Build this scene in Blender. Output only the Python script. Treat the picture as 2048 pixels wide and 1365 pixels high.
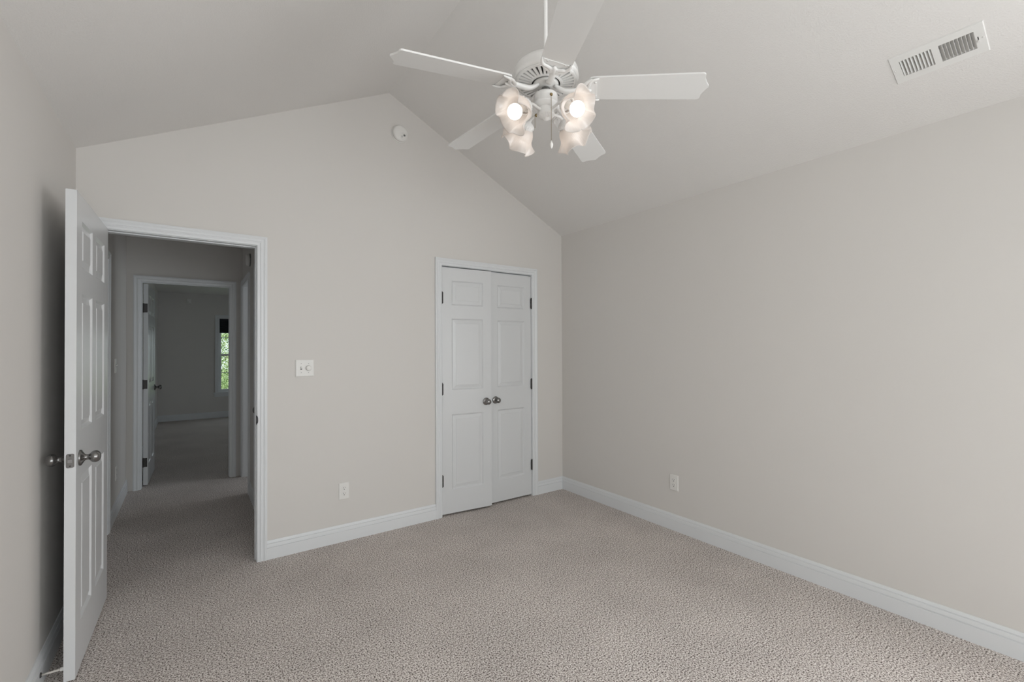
import bpy, math, random
from mathutils import Vector, Matrix
random.seed(7)
PI = math.pi
sc = bpy.context.scene
for o in list(bpy.data.objects): bpy.data.objects.remove(o)
col = sc.collection

# ------------------------------------------------------------------ camera
F_PX = 910.83; YAW = 0.6145; PITCH = 0.0086; ROLL = -0.0041; SHIFT_PX = 5.97; CAM_H = 1.3579
fw = Vector((math.sin(YAW)*math.cos(PITCH), math.cos(YAW)*math.cos(PITCH), math.sin(PITCH)))
rt = Vector((math.cos(YAW), -math.sin(YAW), 0)); up = rt.cross(fw)
rt, up = rt*math.cos(ROLL)+up*math.sin(ROLL), up*math.cos(ROLL)-rt*math.sin(ROLL)
cd = bpy.data.cameras.new('camera'); cam = bpy.data.objects.new('camera', cd); col.objects.link(cam)
cam.matrix_world = Matrix(((rt.x, up.x, -fw.x, 0), (rt.y, up.y, -fw.y, 0), (rt.z, up.z, -fw.z, CAM_H), (0, 0, 0, 1)))
cd.sensor_fit = 'HORIZONTAL'; cd.sensor_width = 36; cd.lens = 36*F_PX/2048; cd.shift_y = SHIFT_PX/2048
cd.clip_start = .02
sc.camera = cam
vs = sc.view_settings
vs.view_transform = 'Standard'; vs.look = 'None'; vs.exposure = 0; vs.gamma = 1; vs.use_curve_mapping = False

# ------------------------------------------------------------------ main dimensions (metres)
XL, XR, D, HE, HR, XM = -.503, 2.937, 3.324, 2.44, 3.287, 1.222
YR = -1.50                    # rear wall, behind the camera
WT = .115                     # wall thickness
DX0, DX1, DZ = -.41, .344, 2.019       # bedroom doorway
CX0, CX1, CZ = 1.653, 2.564, 2.026     # closet opening
HX = .455                     # right wall of the hall
YE = 5.68                     # end wall of the hall
EX0, EX1, EZ = -.391, .337, 2.016      # doorway in the end wall
YF = 10.75                    # far wall of the far room
XFR = 3.2                     # right wall of the far room
WX0, WX1, WZ0, WZ1 = .45, 1.31, .50, 1.98   # far window opening
RW = [(-.25, .85), (1.00, 2.00)]; RZ0, RZ1 = .45, 2.05   # windows added behind the camera to let daylight in
SW0, SW1 = -1.38, -.28         # unseen side window added in the right wall, lets daylight in

# ------------------------------------------------------------------ world, sun, daylight
w = bpy.data.worlds.new('sky'); sc.world = w; w.use_nodes = True
nt = w.node_tree; bg = nt.nodes['Background']
bg.inputs[0].default_value = (.80, .90, 1.0, 1); bg.inputs[1].default_value = 1.7
def area(name, loc, rot, sx, sy, power, colr):
    l = bpy.data.lights.new(name, 'AREA'); l.shape = 'RECTANGLE'; l.size = sx; l.size_y = sy
    l.energy = power; l.color = colr
    o = bpy.data.objects.new(name, l); o.location = loc; o.rotation_euler = rot; col.objects.link(o); return o
for i, (a, b) in enumerate(RW):
    area('window_daylight', ((a+b)/2, YR-WT-.08, (RZ0+RZ1)/2), (math.radians(98), 0, 0), b-a, RZ1-RZ0, (34, 22)[i], (.985, .98, 1.0))  # lamps outside the added rear windows, main light of the bedroom
area('side_window_daylight', (XR+WT+.08, (SW0+SW1)/2, (RZ0+RZ1)/2), (0, math.radians(94), 0), RZ1-RZ0, SW1-SW0, 49, (.985, .98, 1.0))  # lamp outside the added side window, brightens the left wall
area('bath_window_daylight', (2.62, 5.0, 1.4), (0, math.radians(90), 0), 1.2, .8, 12, (.86, .93, 1.0))  # unseen lamp added in the side room to brighten the hall, no window built
area('far_window_daylight', ((WX0+WX1)/2, YF+WT+.30, 1.3), (math.radians(-90), 0, 0), .9, 1.4, .8, (1.0, .97, .92))
area('far_side_window_daylight', (XFR+WT+.08, 8.1, 1.3), (0, math.radians(90), 0), 1.5, 1.2, .2, (1.0, .97, .92))  # lamp added outside the made-up side window of the far room
sl = bpy.data.lights.new('sun', 'SUN'); sl.energy = 4.5; sl.angle = .01; sl.color = (1, .96, .86)
so = bpy.data.objects.new('sun', sl); so.rotation_euler = (math.radians(0), math.radians(-42), 0); col.objects.link(so)

# ------------------------------------------------------------------ materials
def lin(c): return tuple(((x/255)/12.92 if x/255 <= .04045 else ((x/255+.055)/1.055)**2.4) for x in c)+(1,)
def mat(name, rgb, rough=.6, metal=0, bump=None, spec=.5, emit=None, var=None):
    m = bpy.data.materials.new(name); m.use_nodes = True; n = m.node_tree; b = n.nodes['Principled BSDF']
    c = rgb if len(rgb) == 4 else lin(rgb)
    b.inputs['Base Color'].default_value = c; b.inputs['Roughness'].default_value = rough
    b.inputs['Metallic'].default_value = metal; b.inputs['Specular IOR Level'].default_value = spec
    tc = n.nodes.new('ShaderNodeTexCoord')
    if bump:
        sc_, strength, dist, det = bump
        no = n.nodes.new('ShaderNodeTexNoise'); no.inputs['Scale'].default_value = sc_; no.inputs['Detail'].default_value = det
        bu = n.nodes.new('ShaderNodeBump'); bu.inputs['Strength'].default_value = strength; bu.inputs['Distance'].default_value = dist
        n.links.new(tc.outputs['Object'], no.inputs['Vector']); n.links.new(no.outputs['Fac'], bu.inputs['Height'])
        n.links.new(bu.outputs['Normal'], b.inputs['Normal'])
    if var:
        no2 = n.nodes.new('ShaderNodeTexNoise'); no2.inputs['Scale'].default_value = var[0]; no2.inputs['Detail'].default_value = 3
        mx = n.nodes.new('ShaderNodeMix'); mx.data_type = 'RGBA'
        mx.inputs[6].default_value = c; mx.inputs[7].default_value = tuple(v*var[1] for v in c[:3])+(1,)
        n.links.new(tc.outputs['Object'], no2.inputs['Vector']); n.links.new(no2.outputs['Fac'], mx.inputs[0])
        n.links.new(mx.outputs[2], b.inputs['Base Color'])
    if emit:
        b.inputs['Emission Color'].default_value = emit[0]+(1,); b.inputs['Emission Strength'].default_value = emit[1]
    return m
M_WALL = mat('greige_wall_paint', (.715, .688, .656, 1), .75, bump=(260, .10, .001, 2), spec=.25, var=(1.3, .985))
M_CEIL = mat('textured_ceiling_paint', (.785, .763, .738, 1), .85, bump=(150, .50, .003, 3), spec=.2)
M_TRIM = mat('white_trim_paint', (.765, .778, .788, 1), .34, bump=(30, .03, .0006, 2), spec=.45)
M_DOOR = mat('white_door_paint', (.700, .708, .713, 1), .31, spec=.45)
def door_grain(m):
    n = m.node_tree; b = n.nodes['Principled BSDF']; tc = n.nodes.new('ShaderNodeTexCoord')
    mp = n.nodes.new('ShaderNodeMapping'); mp.inputs['Scale'].default_value = (160, 160, 6)
    no = n.nodes.new('ShaderNodeTexNoise'); no.inputs['Scale'].default_value = 1; no.inputs['Detail'].default_value = 3
    bu = n.nodes.new('ShaderNodeBump'); bu.inputs['Strength'].default_value = .12; bu.inputs['Distance'].default_value = .0012
    n.links.new(tc.outputs['Object'], mp.inputs['Vector']); n.links.new(mp.outputs[0], no.inputs['Vector'])
    n.links.new(no.outputs['Fac'], bu.inputs['Height']); n.links.new(bu.outputs['Normal'], b.inputs['Normal'])
door_grain(M_DOOR)
M_NICKEL = mat('satin_nickel', (.27, .265, .26, 1), .27, 1.0)
M_BRONZE = mat('dark_hinge_metal', (.075, .072, .070, 1), .45, .8)
M_PLATE = mat('white_plastic', (.82, .805, .775, 1), .38, spec=.5)
M_DARK = mat('dark_slot', (.012, .012, .012, 1), .7)
M_FANW = mat('white_enamel', (.86, .85, .83, 1), .30, spec=.5)
M_BLADE = mat('white_blade', (.78, .77, .75, 1), .48, spec=.4)
M_BRASS = mat('aged_brass', (.30, .22, .11, 1), .35, 1.0)
M_VENT = mat('white_steel', (.80, .79, .765, 1), .42)
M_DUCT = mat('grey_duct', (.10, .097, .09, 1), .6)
M_SHADE = mat('dark_cellular_fabric', (.045, .045, .05, 1), .9, bump=(200, .2, .001, 2))
M_TIP = mat('white_rubber', (.62, .58, .54, 1), .6)
M_BARK = mat('tree_bark', (.09, .065, .045, 1), .9, bump=(20, .6, .02, 4))
M_GREY = mat('grey_plastic', (.16, .16, .16, 1), .5)

def carpet():
    m = bpy.data.materials.new('speckled_brown_carpet'); m.use_nodes = True; n = m.node_tree; b = n.nodes['Principled BSDF']
    b.inputs['Roughness'].default_value = .95; b.inputs['Specular IOR Level'].default_value = .08
    L = n.links.new
    tc = n.nodes.new('ShaderNodeTexCoord')
    def noise(s, d, r=.6):
        x = n.nodes.new('ShaderNodeTexNoise'); x.inputs['Scale'].default_value = s; x.inputs['Detail'].default_value = d
        x.inputs['Roughness'].default_value = r; L(tc.outputs['Object'], x.inputs['Vector']); return x
    n1 = noise(150, 2.5, .65)
    rp = n.nodes.new('ShaderNodeValToRGB'); e = rp.color_ramp.elements
    e[0].position = .37; e[0].color = (.075, .058, .050, 1)
    e[1].position = .62; e[1].color = (.96, .91, .88, 1)
    x = e.new(.45); x.color = (.42, .367, .335, 1)
    x = e.new(.52); x.color = (.70, .636, .593, 1)
    L(n1.outputs['Fac'], rp.inputs[0])
    n2 = noise(2.2, 4, .6)       # brushed lay of the pile: broad soft patches
    mr = n.nodes.new('ShaderNodeMapRange'); mr.inputs[1].default_value = .3; mr.inputs[2].default_value = .7
    mr.inputs[3].default_value = .90; mr.inputs[4].default_value = 1.08; L(n2.outputs['Fac'], mr.inputs[0])
    vm = n.nodes.new('ShaderNodeVectorMath'); vm.operation = 'SCALE'
    L(rp.outputs[0], vm.inputs[0]); L(mr.outputs[0], vm.inputs['Scale']); L(vm.outputs[0], b.inputs['Base Color'])
    bu = n.nodes.new('ShaderNodeBump'); bu.inputs['Strength'].default_value = .6; bu.inputs['Distance'].default_value = .005
    L(n1.outputs['Fac'], bu.inputs['Height']); L(bu.outputs['Normal'], b.inputs['Normal'])
    return m
M_CARPET = carpet()
def glass_mat():
    m = bpy.data.materials.new('window_glass'); m.use_nodes = True; n = m.node_tree; n.nodes.clear()
    o = n.nodes.new('ShaderNodeOutputMaterial'); t = n.nodes.new('ShaderNodeBsdfTransparent'); g = n.nodes.new('ShaderNodeBsdfGlossy')
    g.inputs['Roughness'].default_value = .02; t.inputs[0].default_value = (.96, .98, .97, 1)
    mx = n.nodes.new('ShaderNodeMixShader'); mx.inputs[0].default_value = .06
    n.links.new(t.outputs[0], mx.inputs[1]); n.links.new(g.outputs[0], mx.inputs[2]); n.links.new(mx.outputs[0], o.inputs[0]); return m
M_GLASS = glass_mat()
def frosted():
    m = bpy.data.materials.new('frosted_ruffled_glass'); m.use_nodes = True; n = m.node_tree; n.nodes.clear(); L = n.links.new
    o = n.nodes.new('ShaderNodeOutputMaterial'); t = n.nodes.new('ShaderNodeBsdfTranslucent'); d = n.nodes.new('ShaderNodeBsdfDiffuse')
    g = n.nodes.new('ShaderNodeBsdfGlossy'); g.inputs['Roughness'].default_value = .25
    t.inputs[0].default_value = (.94, .89, .85, 1); d.inputs[0].default_value = (.90, .86, .83, 1)
    m1 = n.nodes.new('ShaderNodeMixShader'); m1.inputs[0].default_value = .45; m2 = n.nodes.new('ShaderNodeMixShader'); m2.inputs[0].default_value = .06
    L(t.outputs[0], m1.inputs[1]); L(d.outputs[0], m1.inputs[2]); L(m1.outputs[0], m2.inputs[1]); L(g.outputs[0], m2.inputs[2]); L(m2.outputs[0], o.inputs[0]); return m
M_FROST = frosted()
M_BULB = mat('lit_bulb', (.9, .9, .9, 1), .4, emit=((1, .94, .87), 2.6))
def leafmat(name, c, tr):
    m = bpy.data.materials.new(name); m.use_nodes = True; n = m.node_tree; n.nodes.clear(); L = n.links.new
    o = n.nodes.new('ShaderNodeOutputMaterial'); t = n.nodes.new('ShaderNodeBsdfTranslucent'); d = n.nodes.new('ShaderNodeBsdfDiffuse')
    tc = n.nodes.new('ShaderNodeTexCoord'); no = n.nodes.new('ShaderNodeTexNoise'); no.inputs['Scale'].default_value = 14; no.inputs['Detail'].default_value = 1
    rp = n.nodes.new('ShaderNodeValToRGB'); e = rp.color_ramp.elements
    e[0].position = .38; e[0].color = (c[0]*.22, c[1]*.30, c[2]*.22, 1); e[1].position = .58; e[1].color = (.80, .86, .58, 1)  # bright highlights and deep shade put into the leaf colour
    x = e.new(.48); x.color = c+(1,)
    L(tc.outputs['Object'], no.inputs['Vector']); L(no.outputs['Fac'], rp.inputs[0]); L(rp.outputs[0], d.inputs[0]); L(rp.outputs[0], t.inputs[0])
    m1 = n.nodes.new('ShaderNodeMixShader'); m1.inputs[0].default_value = .35
    L(d.outputs[0], m1.inputs[1]); L(t.outputs[0], m1.inputs[2]); L(m1.outputs[0], o.inputs[0]); return m
M_LEAF = leafmat('green_leaves', (.42, .55, .22), (.62, .80, .22))
M_GRASS = mat('lawn', (.10, .18, .04, 1), .95, bump=(40, .6, .02, 3))

# ------------------------------------------------------------------ helpers
class MB:
    def __init__(s): s.v = []; s.f = []; s.sm = []
    def add(s, vs_, fs, smooth=False, M=None):
        k = len(s.v)
        s.v += [tuple(M @ Vector(p)) if M else tuple(p) for p in vs_]
        s.f += [tuple(i+k for i in f) for f in fs]; s.sm += [smooth]*len(fs); return s
    def hexa(s, p, M=None):   # 4 bottom, 4 top
        return s.add(p, [(3, 2, 1, 0), (4, 5, 6, 7), (0, 1, 5, 4), (1, 2, 6, 5), (2, 3, 7, 6), (3, 0, 4, 7)], False, M)
    def box(s, x0, x1, y0, y1, z0, z1, M=None):
        return s.hexa([(x0, y0, z0), (x1, y0, z0), (x1, y1, z0), (x0, y1, z0), (x0, y0, z1), (x1, y0, z1), (x1, y1, z1), (x0, y1, z1)], M)
    def rbox(s, x0, x1, y0, y1, z0, z1, c=.002, M=None):   # box with chamfered rims on the +z side (plate)
        p = [(x0, y0, z0), (x1, y0, z0), (x1, y1, z0), (x0, y1, z0)]
        zc = z1-c if z1 > z0 else z1+c
        q = [(x0, y0, zc), (x1, y0, zc), (x1, y1, zc), (x0, y1, zc)]
        r = [(x0+c*1.6, y0+c*1.6, z1), (x1-c*1.6, y0+c*1.6, z1), (x1-c*1.6, y1-c*1.6, z1), (x0+c*1.6, y1-c*1.6, z1)]
        f = [(3, 2, 1, 0), (8, 9, 10, 11)]
        for a in (0, 4):
            for i in range(4): f.append((a+i, a+(i+1) % 4, a+4+(i+1) % 4, a+4+i))
        return s.add(p+q+r, f, False, M)
    def lathe(s, prof, n=40, M=None, smooth=True, cap=True):    # prof: (r, z) list, axis z
        vs_ = []; fs = []
        for r, z in prof:
            for i in range(n):
                a = 2*PI*i/n; vs_.append((r*math.cos(a), r*math.sin(a), z))
        for j in range(len(prof)-1):
            for i in range(n):
                i2 = (i+1) % n; fs.append((j*n+i, j*n+i2, (j+1)*n+i2, (j+1)*n+i))
        s.add(vs_, fs, smooth, M)
        if cap:
            if prof[0][0] > 1e-5: s.add(vs_[:n], [tuple(range(n))[::-1]], False, M)
            if prof[-1][0] > 1e-5: s.add(vs_[-n:], [tuple(range(n))], False, M)
        return s
    def tube(s, pts, rad, n=12, M=None, flat=1.0, upv=None):   # rad: number or list
        P = [Vector(p) for p in pts]; m = len(P); R_ = rad if isinstance(rad, (list, tuple)) else [rad]*m
        vs_ = []; fs = []; ref = Vector(upv) if upv else None
        for k in range(m):
            t = (P[min(k+1, m-1)]-P[max(k-1, 0)]).normalized()
            if upv: u = (ref-t*ref.dot(t)).normalized()
            else:
                if ref is None: ref = Vector((0, 0, 1)) if abs(t.z) < .9 else Vector((1, 0, 0))
                u = (ref-t*ref.dot(t)).normalized(); ref = u
            v_ = t.cross(u)
            for i in range(n):
                a = 2*PI*i/n; vs_.append(tuple(P[k]+v_*R_[k]*math.cos(a)+u*R_[k]*flat*math.sin(a)))
        for k in range(m-1):
            for i in range(n):
                i2 = (i+1) % n; fs.append((k*n+i, k*n+i2, (k+1)*n+i2, (k+1)*n+i))
        s.add(vs_, fs, True, M); s.add(vs_[:n], [tuple(range(n))[::-1]], False, M); s.add(vs_[-n:], [tuple(range(n))], False, M); return s
    def build(s, name, material, parent=None, loc=None, rot=None):
        me = bpy.data.meshes.new(name); me.from_pydata(s.v, [], s.f); me.validate()
        import bmesh
        bm = bmesh.new(); bm.from_mesh(me)
        if len(s.v) < 60000:
            bmesh.ops.recalc_face_normals(bm, faces=bm.faces)
        bm.to_mesh(me); bm.free()
        for p, q in zip(me.polygons, s.sm): p.use_smooth = q
        me.materials.append(material)
        o = bpy.data.objects.new(name, me); col.objects.link(o)
        if parent: o.parent = parent
        if loc: o.location = loc
        if rot: o.rotation_euler = rot
        return o
def tag(o, label=None, cat=None, group=None, kind=None):
    if label: o['label'] = label
    if cat: o['category'] = cat
    if group: o['group'] = group
    if kind: o['kind'] = kind
    return o
def empty(name, loc=(0, 0, 0), rot=(0, 0, 0), **k):
    o = bpy.data.objects.new(name, None); o.empty_display_size = .05; o.location = loc; o.rotation_euler = rot; col.objects.link(o)
    return tag(o, **k)
def crom(pts, n=6):
    P = [Vector(p) for p in pts]; P = [P[0]*2-P[1]]+P+[P[-1]*2-P[-2]]; out = []
    for i in range(1, len(P)-2):
        for k in range(n):
            t = k/n; a, b, c, d = P[i-1:i+3]
            out.append(.5*((2*b)+(-a+c)*t+(2*a-5*b+4*c-d)*t*t+(-a+3*b-3*c+d)*t**3))
    out.append(P[-2]); return out

# wall in a local frame: a = along, b = height, n = depth; mp maps (a, b, n) to world
def wall_mesh(a0, a1, holes, top, mp, d0, d1, extra=()):
    br = sorted(set([a0, a1]+[h[0] for h in holes]+[h[1] for h in holes]+list(extra))); mb = MB()
    for i in range(len(br)-1):
        p, q = br[i], br[i+1]; mid = (p+q)/2; spans = [(0, None)]
        for (h0, h1, z0, z1) in holes:
            if h0 < mid < h1:
                spans = ([(0, z0)] if z0 > 0 else [])+[(z1, None)]
        for (z0, z1) in spans:
            ta, tb = (top(p), top(q)) if z1 is None else (z1, z1)
            pts = [(p, z0, d0), (q, z0, d0), (q, z0, d1), (p, z0, d1), (p, ta, d0), (q, tb, d0), (q, tb, d1), (p, ta, d1)]
            mb.hexa([mp(*t) for t in pts])
    return mb
onY = lambda Y, s: (lambda a, b, n: (a, Y+s*n, b))     # wall surface at Y, room side at n>0 in direction s
onX = lambda X, s: (lambda a, b, n: (X+s*n, a, b))
gable = lambda x: HR-(HR-HE)/(XR-XM)*abs(x-XM)

# ------------------------------------------------------------------ the setting: floor, walls, ceilings
def S(o, label, cat): return tag(o, label, cat, kind='structure')
S(MB().box(XL-.12, XFR+.12, YR-.13, YF+.13, -.12, 0).build('floor', M_CARPET), 'speckled greige brown cut pile carpet running through every room', 'floor')
J = .018
S(wall_mesh(XL-.1, XR+WT, [(DX0-J, DX1+J, 0, DZ+J), (CX0-J, CX1+J, 0, CZ+J)], gable, onY(D, -1), -WT, 0, (XM,)).build('wall_back', M_WALL),
  'greige gable wall with the hall doorway and the double closet door', 'wall')
S(wall_mesh(YR-WT, YF+WT, [(3.74-J, 4.44+J, 0, DZ+J)], lambda a: HE, onX(XL, 1), -.10, 0).build('wall_left', M_WALL), 'greige wall behind the open six panel door', 'wall')
S(wall_mesh(YR-WT, D, [(SW0, SW1, RZ0, RZ1)], lambda a: HE, onX(XR, -1), -WT, 0).build('wall_right', M_WALL), 'long blank greige wall with one outlet, under the sloping ceiling', 'wall')
S(wall_mesh(XL-.1, XR+WT, [(a, b, RZ0, RZ1) for a, b in RW], gable, onY(YR, 1), -WT, 0, (XM,)).build('wall_rear', M_WALL), 'greige gable wall with two windows behind the viewer', 'wall')
c = MB(); T = .12
VX, VY, VHX, VHY = 2.604, .532, .0385, .119      # opening for the supply register
def slab(xa, xb, ya, yb):
    za, zb = gable(xa), gable(xb)
    c.hexa([(xa, ya, za), (xb, ya, zb), (xb, yb, zb), (xa, yb, za), (xa, ya, za+T), (xb, ya, zb+T), (xb, yb, zb+T), (xa, yb, za+T)])
slab(XL-.1, XM, YR-WT, D+WT); slab(XM, VX-VHX, YR-WT, D+WT); slab(VX+VHX, XR+WT, YR-WT, D+WT)
slab(VX-VHX, VX+VHX, YR-WT, VY-VHY); slab(VX-VHX, VX+VHX, VY+VHY, D+WT)
S(c.build('ceiling', M_CEIL), 'vaulted two slope ceiling with orange peel texture', 'ceiling')
# closet interior
c = MB(); c.box(1.3, 2.95, 4.05, 4.12, 0, 2.44).box(1.3, 1.36, D+WT, 4.05, 0, 2.44).box(2.89, 2.95, D+WT, 4.05, 0, 2.44).box(1.3, 2.95, D+WT, 4.12, 2.44, 2.5)
S(c.build('wall_closet', M_WALL), 'closet interior walls hidden behind the closed double door', 'wall')
# hall
S(wall_mesh(D+WT, YE, [(3.93-J, 4.38+J, 0, DZ+J), (4.955-J, 5.60+J, 0, DZ+J)], lambda a: HE, onX(HX, -1), -WT, 0).build('wall_hall_right', M_WALL), 'dim right hand hallway wall carrying a round smoke alarm', 'wall')
S(wall_mesh(XL, XFR, [(EX0-J, EX1+J, 0, EZ+J)], lambda a: HE, onY(YE, -1), -WT, 0).build('wall_hall_end', M_WALL), 'dim hallway end wall around the far doorway', 'wall')
S(MB().box(XL-.1, HX+WT, D+WT, YE+WT, HE, HE+.1).build('ceiling_hall', M_CEIL), 'flat dim hallway ceiling', 'ceiling')
MB().box(HX+WT, 2.8, 4.10, 4.20, 0, HE).box(2.7, 2.8, 4.2, YE, 0, HE).box(HX+WT, 2.8, 4.10, YE, HE, HE+.1).build('wall_side_room', M_WALL)  # unseen side room, added so that daylight reaches the hall
S(bpy.data.objects['wall_side_room'], 'side room walls beyond the hall doorway on the right, out of sight', 'wall')
# far room
S(wall_mesh(XL, XFR, [(WX0, WX1, WZ0, WZ1)], lambda a: HE, onY(YF, -1), -WT, 0).build('wall_far', M_WALL), 'dark far room wall with the only window in view', 'wall')
S(wall_mesh(YE+WT, YF, [(7.5, 8.7, .5, 2.0)], lambda a: HE, onX(XFR, -1), -WT, 0).build('wall_far_room_right', M_WALL), 'right wall of the far room, out of sight', 'wall')
S(MB().box(XL-.1, XFR+WT, YE+WT, YF+WT, HE, HE+.1).build('ceiling_far_room', M_CEIL), 'flat ceiling of the far room', 'ceiling')

# ------------------------------------------------------------------ baseboards
BP = [(0, 0), (.0145, 0), (.0145, .0735), (.0100, .0750), (.0100, .0785), (.0140, .0800), (.0115, .0985), (.0068, .1000), (.0068, .1035), (.0100, .1048), (.0050, .119), (0, .119)]
def base(a0, a1, mp, mb=None, m0=0, m1=0):   # m0, m1: mitre at the ends (+1 shortens with depth)
    mb = mb or MB(); n = len(BP)
    v = [mp(a0+m0*d, z, d) for d, z in BP]+[mp(a1-m1*d, z, d) for d, z in BP]
    f = [(i, (i+1) % n, n+(i+1) % n, n+i) for i in range(n)]+[tuple(range(n))[::-1], tuple(range(n, 2*n))]
    return mb.add(v, f)
CW = .060
mb = base(DX1+CW, CX0-CW, onY(D, -1)); base(CX1+CW, XR, onY(D, -1), mb, 0, 1)
S(mb.build('baseboard_back', M_TRIM), 'white moulded baseboard along the gable wall, either side of the closet', 'baseboard')
S(base(YR, D, onX(XR, -1), None, 1, 1).build('baseboard_right', M_TRIM), 'long white moulded baseboard along the blank right wall', 'baseboard')
S(base(YR, D, onX(XL, 1), None, 1, 0).build('baseboard_left', M_TRIM), 'white moulded baseboard in shade behind the open door', 'baseboard')
S(base(XL, XR, onY(YR, 1), None, 1, 1).build('baseboard_rear', M_TRIM), 'white baseboard of the wall behind the viewer', 'baseboard')
mb = base(4.44+CW, YE, onX(XL, 1), None, 0, 1); base(D+WT, 3.74-CW, onX(XL, 1), mb)
S(mb.build('baseboard_hall_left', M_TRIM), 'dim baseboard on the left of the hallway below the small outlet', 'baseboard')
mb = base(4.38+CW, 4.955-CW, onX(HX, -1))
S(mb.build('baseboard_hall_right', M_TRIM), 'dim baseboard on the right of the hallway', 'baseboard')
mb = base(XL, XFR-WT, onY(YF, -1), None, 1, 1)
S(mb.build('baseboard_far', M_TRIM), 'dark baseboard under the far window wall', 'baseboard')
S(base(YE+WT, YF, onX(XL, 1), None, 0, 1).build('baseboard_far_room_left', M_TRIM), 'dark baseboard along the left wall of the far room', 'baseboard')

# ------------------------------------------------------------------ door casings and jambs
CP = [(0, 0), (0, .0095), (.0025, .0115), (.016, .0125), (.0175, .0155), (.0215, .0165), (.025, .0145), (.0265, .0125), (.034, .0130), (.0415, .0165), (.044, .0185), (.050, .0185), (.0515, .0165), (.057, .0160), (.057, 0)]
def casing(a0, a1, zt, mp, mb=None, zb=None):
    mb = mb or MB(); n = len(CP); rings = []; r = .003; z0 = 0 if zb is None else zb
    for k in range(4):
        for u, t in CP:
            u = u+r
            rings.append(mp(*[(a0-u, z0, t), (a0-u, zt+u, t), (a1+u, zt+u, t), (a1+u, z0, t)][k]))
    f = []
    for k in range(3):
        for i in range(n-1): f.append((k*n+i, k*n+i+1, (k+1)*n+i+1, (k+1)*n+i))
    f += [tuple(range(n)), tuple(range(3*n, 4*n))]
    return mb.add(rings, f)
def jamb(a0, a1, zt, mp, stop):   # n from -WT to 0; stop = (n0, n1)
    mb = MB()
    def bx(p0, p1, q0, q1, n0, n1):
        P = [(p0, q0, n0), (p1, q0, n0), (p1, q0, n1), (p0, q0, n1), (p0, q1, n0), (p1, q1, n0), (p1, q1, n1), (p0, q1, n1)]
        mb.hexa([mp(*t) for t in P])
    bx(a0-J, a0, 0, zt, -WT, 0); bx(a1, a1+J, 0, zt, -WT, 0); bx(a0-J, a1+J, zt, zt+J, -WT, 0)
    s0, s1 = stop
    bx(a0, a0+.005, 0, zt, s0, s1); bx(a1-.005, a1, 0, zt, s0, s1); bx(a0+.005, a1-.005, zt-.005, zt, s0, s1)
    return mb
def doorway(n, a0, a1, zt, mp, stop, label, both=True):
    t = empty('trim_%d' % n, mp((a0+a1)/2, 0, 0)); S(t, label, 'door casing')
    inv = Vector(t.location)
    def put(mb, nm):
        mb.v = [tuple(Vector(p)-inv) for p in mb.v]; return mb.build(nm, M_TRIM, t)
    put(casing(a0, a1, zt, mp), 'casing'); put(jamb(a0, a1, zt, mp, stop), 'jamb')
    if both: put(casing(a0, a1, zt, lambda a, b, q: mp(a, b, -WT-q)), 'casing')
    return t
t1 = doorway(1, DX0, DX1, DZ, onY(D, -1), (-.066, -.040), 'white moulded casing around the open hall doorway')
doorway(2, CX0, CX1, CZ, onY(D, -1), (-.080, -.040), 'white moulded casing around the double closet door', False)
doorway(3, EX0, EX1, EZ, onY(YE, -1), (-.070, -.030), 'dim moulded casing of the doorway at the end of the hall')
doorway(4, 3.74, 4.44, DZ, onX(XL, 1), (-.080, -.040), 'dim casing seen edge on at the left of the hall, beside the small switch', False)
doorway(5, 4.955, 5.60, DZ, onX(HX, -1), (-.100, -.075), 'dim casing on the right of the hall, tight into the end corner', False)
doorway(6, 3.93, 4.38, DZ, onX(HX, -1), (-.100, -.075), 'casing on the right of the hall just inside the open doorway', False)

# ------------------------------------------------------------------ six panel doors
PZ = [(.205, .818), (1.015, 1.600), (1.708, 1.910)]
def leaf_mesh(w_, h, t, xs, pz=PZ, z0=0.0):
    """local frame: x along 0..w, y thickness 0..-t (front face at y=-t), z up"""
    mb = MB(); xb = sorted(set([0, w_]+[x for p in xs for x in p])); zb = sorted(set([z0, h]+[z for p in pz for z in p]))
    for side in (0, 1):
        Y = (lambda d: -t+d) if side == 0 else (lambda d: -d)
        for i in range(len(xb)-1):
            for j in range(len(zb)-1):
                xa, xc, za, zc = xb[i], xb[i+1], zb[j], zb[j+1]
                if (xa, xc) in xs and (za, zc) in pz:
                    rings = [(0, 0), (.003, .0022), (.010, .0095), (.014, .0100), (.038, .0040), (.040, .0022)]
                    vv = []; ff = []
                    for ins, d in rings: vv += [(xa+ins, Y(d), za+ins), (xc-ins, Y(d), za+ins), (xc-ins, Y(d), zc-ins), (xa+ins, Y(d), zc-ins)]
                    for r in range(len(rings)-1):
                        for k in range(4): ff.append((r*4+k, r*4+(k+1) % 4, r*4+4+(k+1) % 4, r*4+4+k))
                    q = (len(rings)-1)*4; ff.append((q, q+1, q+2, q+3)); mb.add(vv, ff)
                else: mb.add([(xa, Y(0), za), (xc, Y(0), za), (xc, Y(0), zc), (xa, Y(0), zc)], [(0, 1, 2, 3)])
    mb.add([(0, 0, z0), (w_, 0, z0), (w_, -t, z0), (0, -t, z0), (0, 0, h), (w_, 0, h), (w_, -t, h), (0, -t, h)],
           [(0, 1, 2, 3), (4, 5, 6, 7), (0, 3, 7, 4), (1, 2, 6, 5)])
    # merge doubles so that normals can be made consistent
    key = {}; remap = []; nv = []
    for p in mb.v:
        k = tuple(round(c_, 5) for c_ in p)
        if k not in key: key[k] = len(nv); nv.append(p)
        remap.append(key[k])
    mb.v = nv; mb.f = [tuple(remap[i] for i in f) for f in mb.f]; return mb
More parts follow.
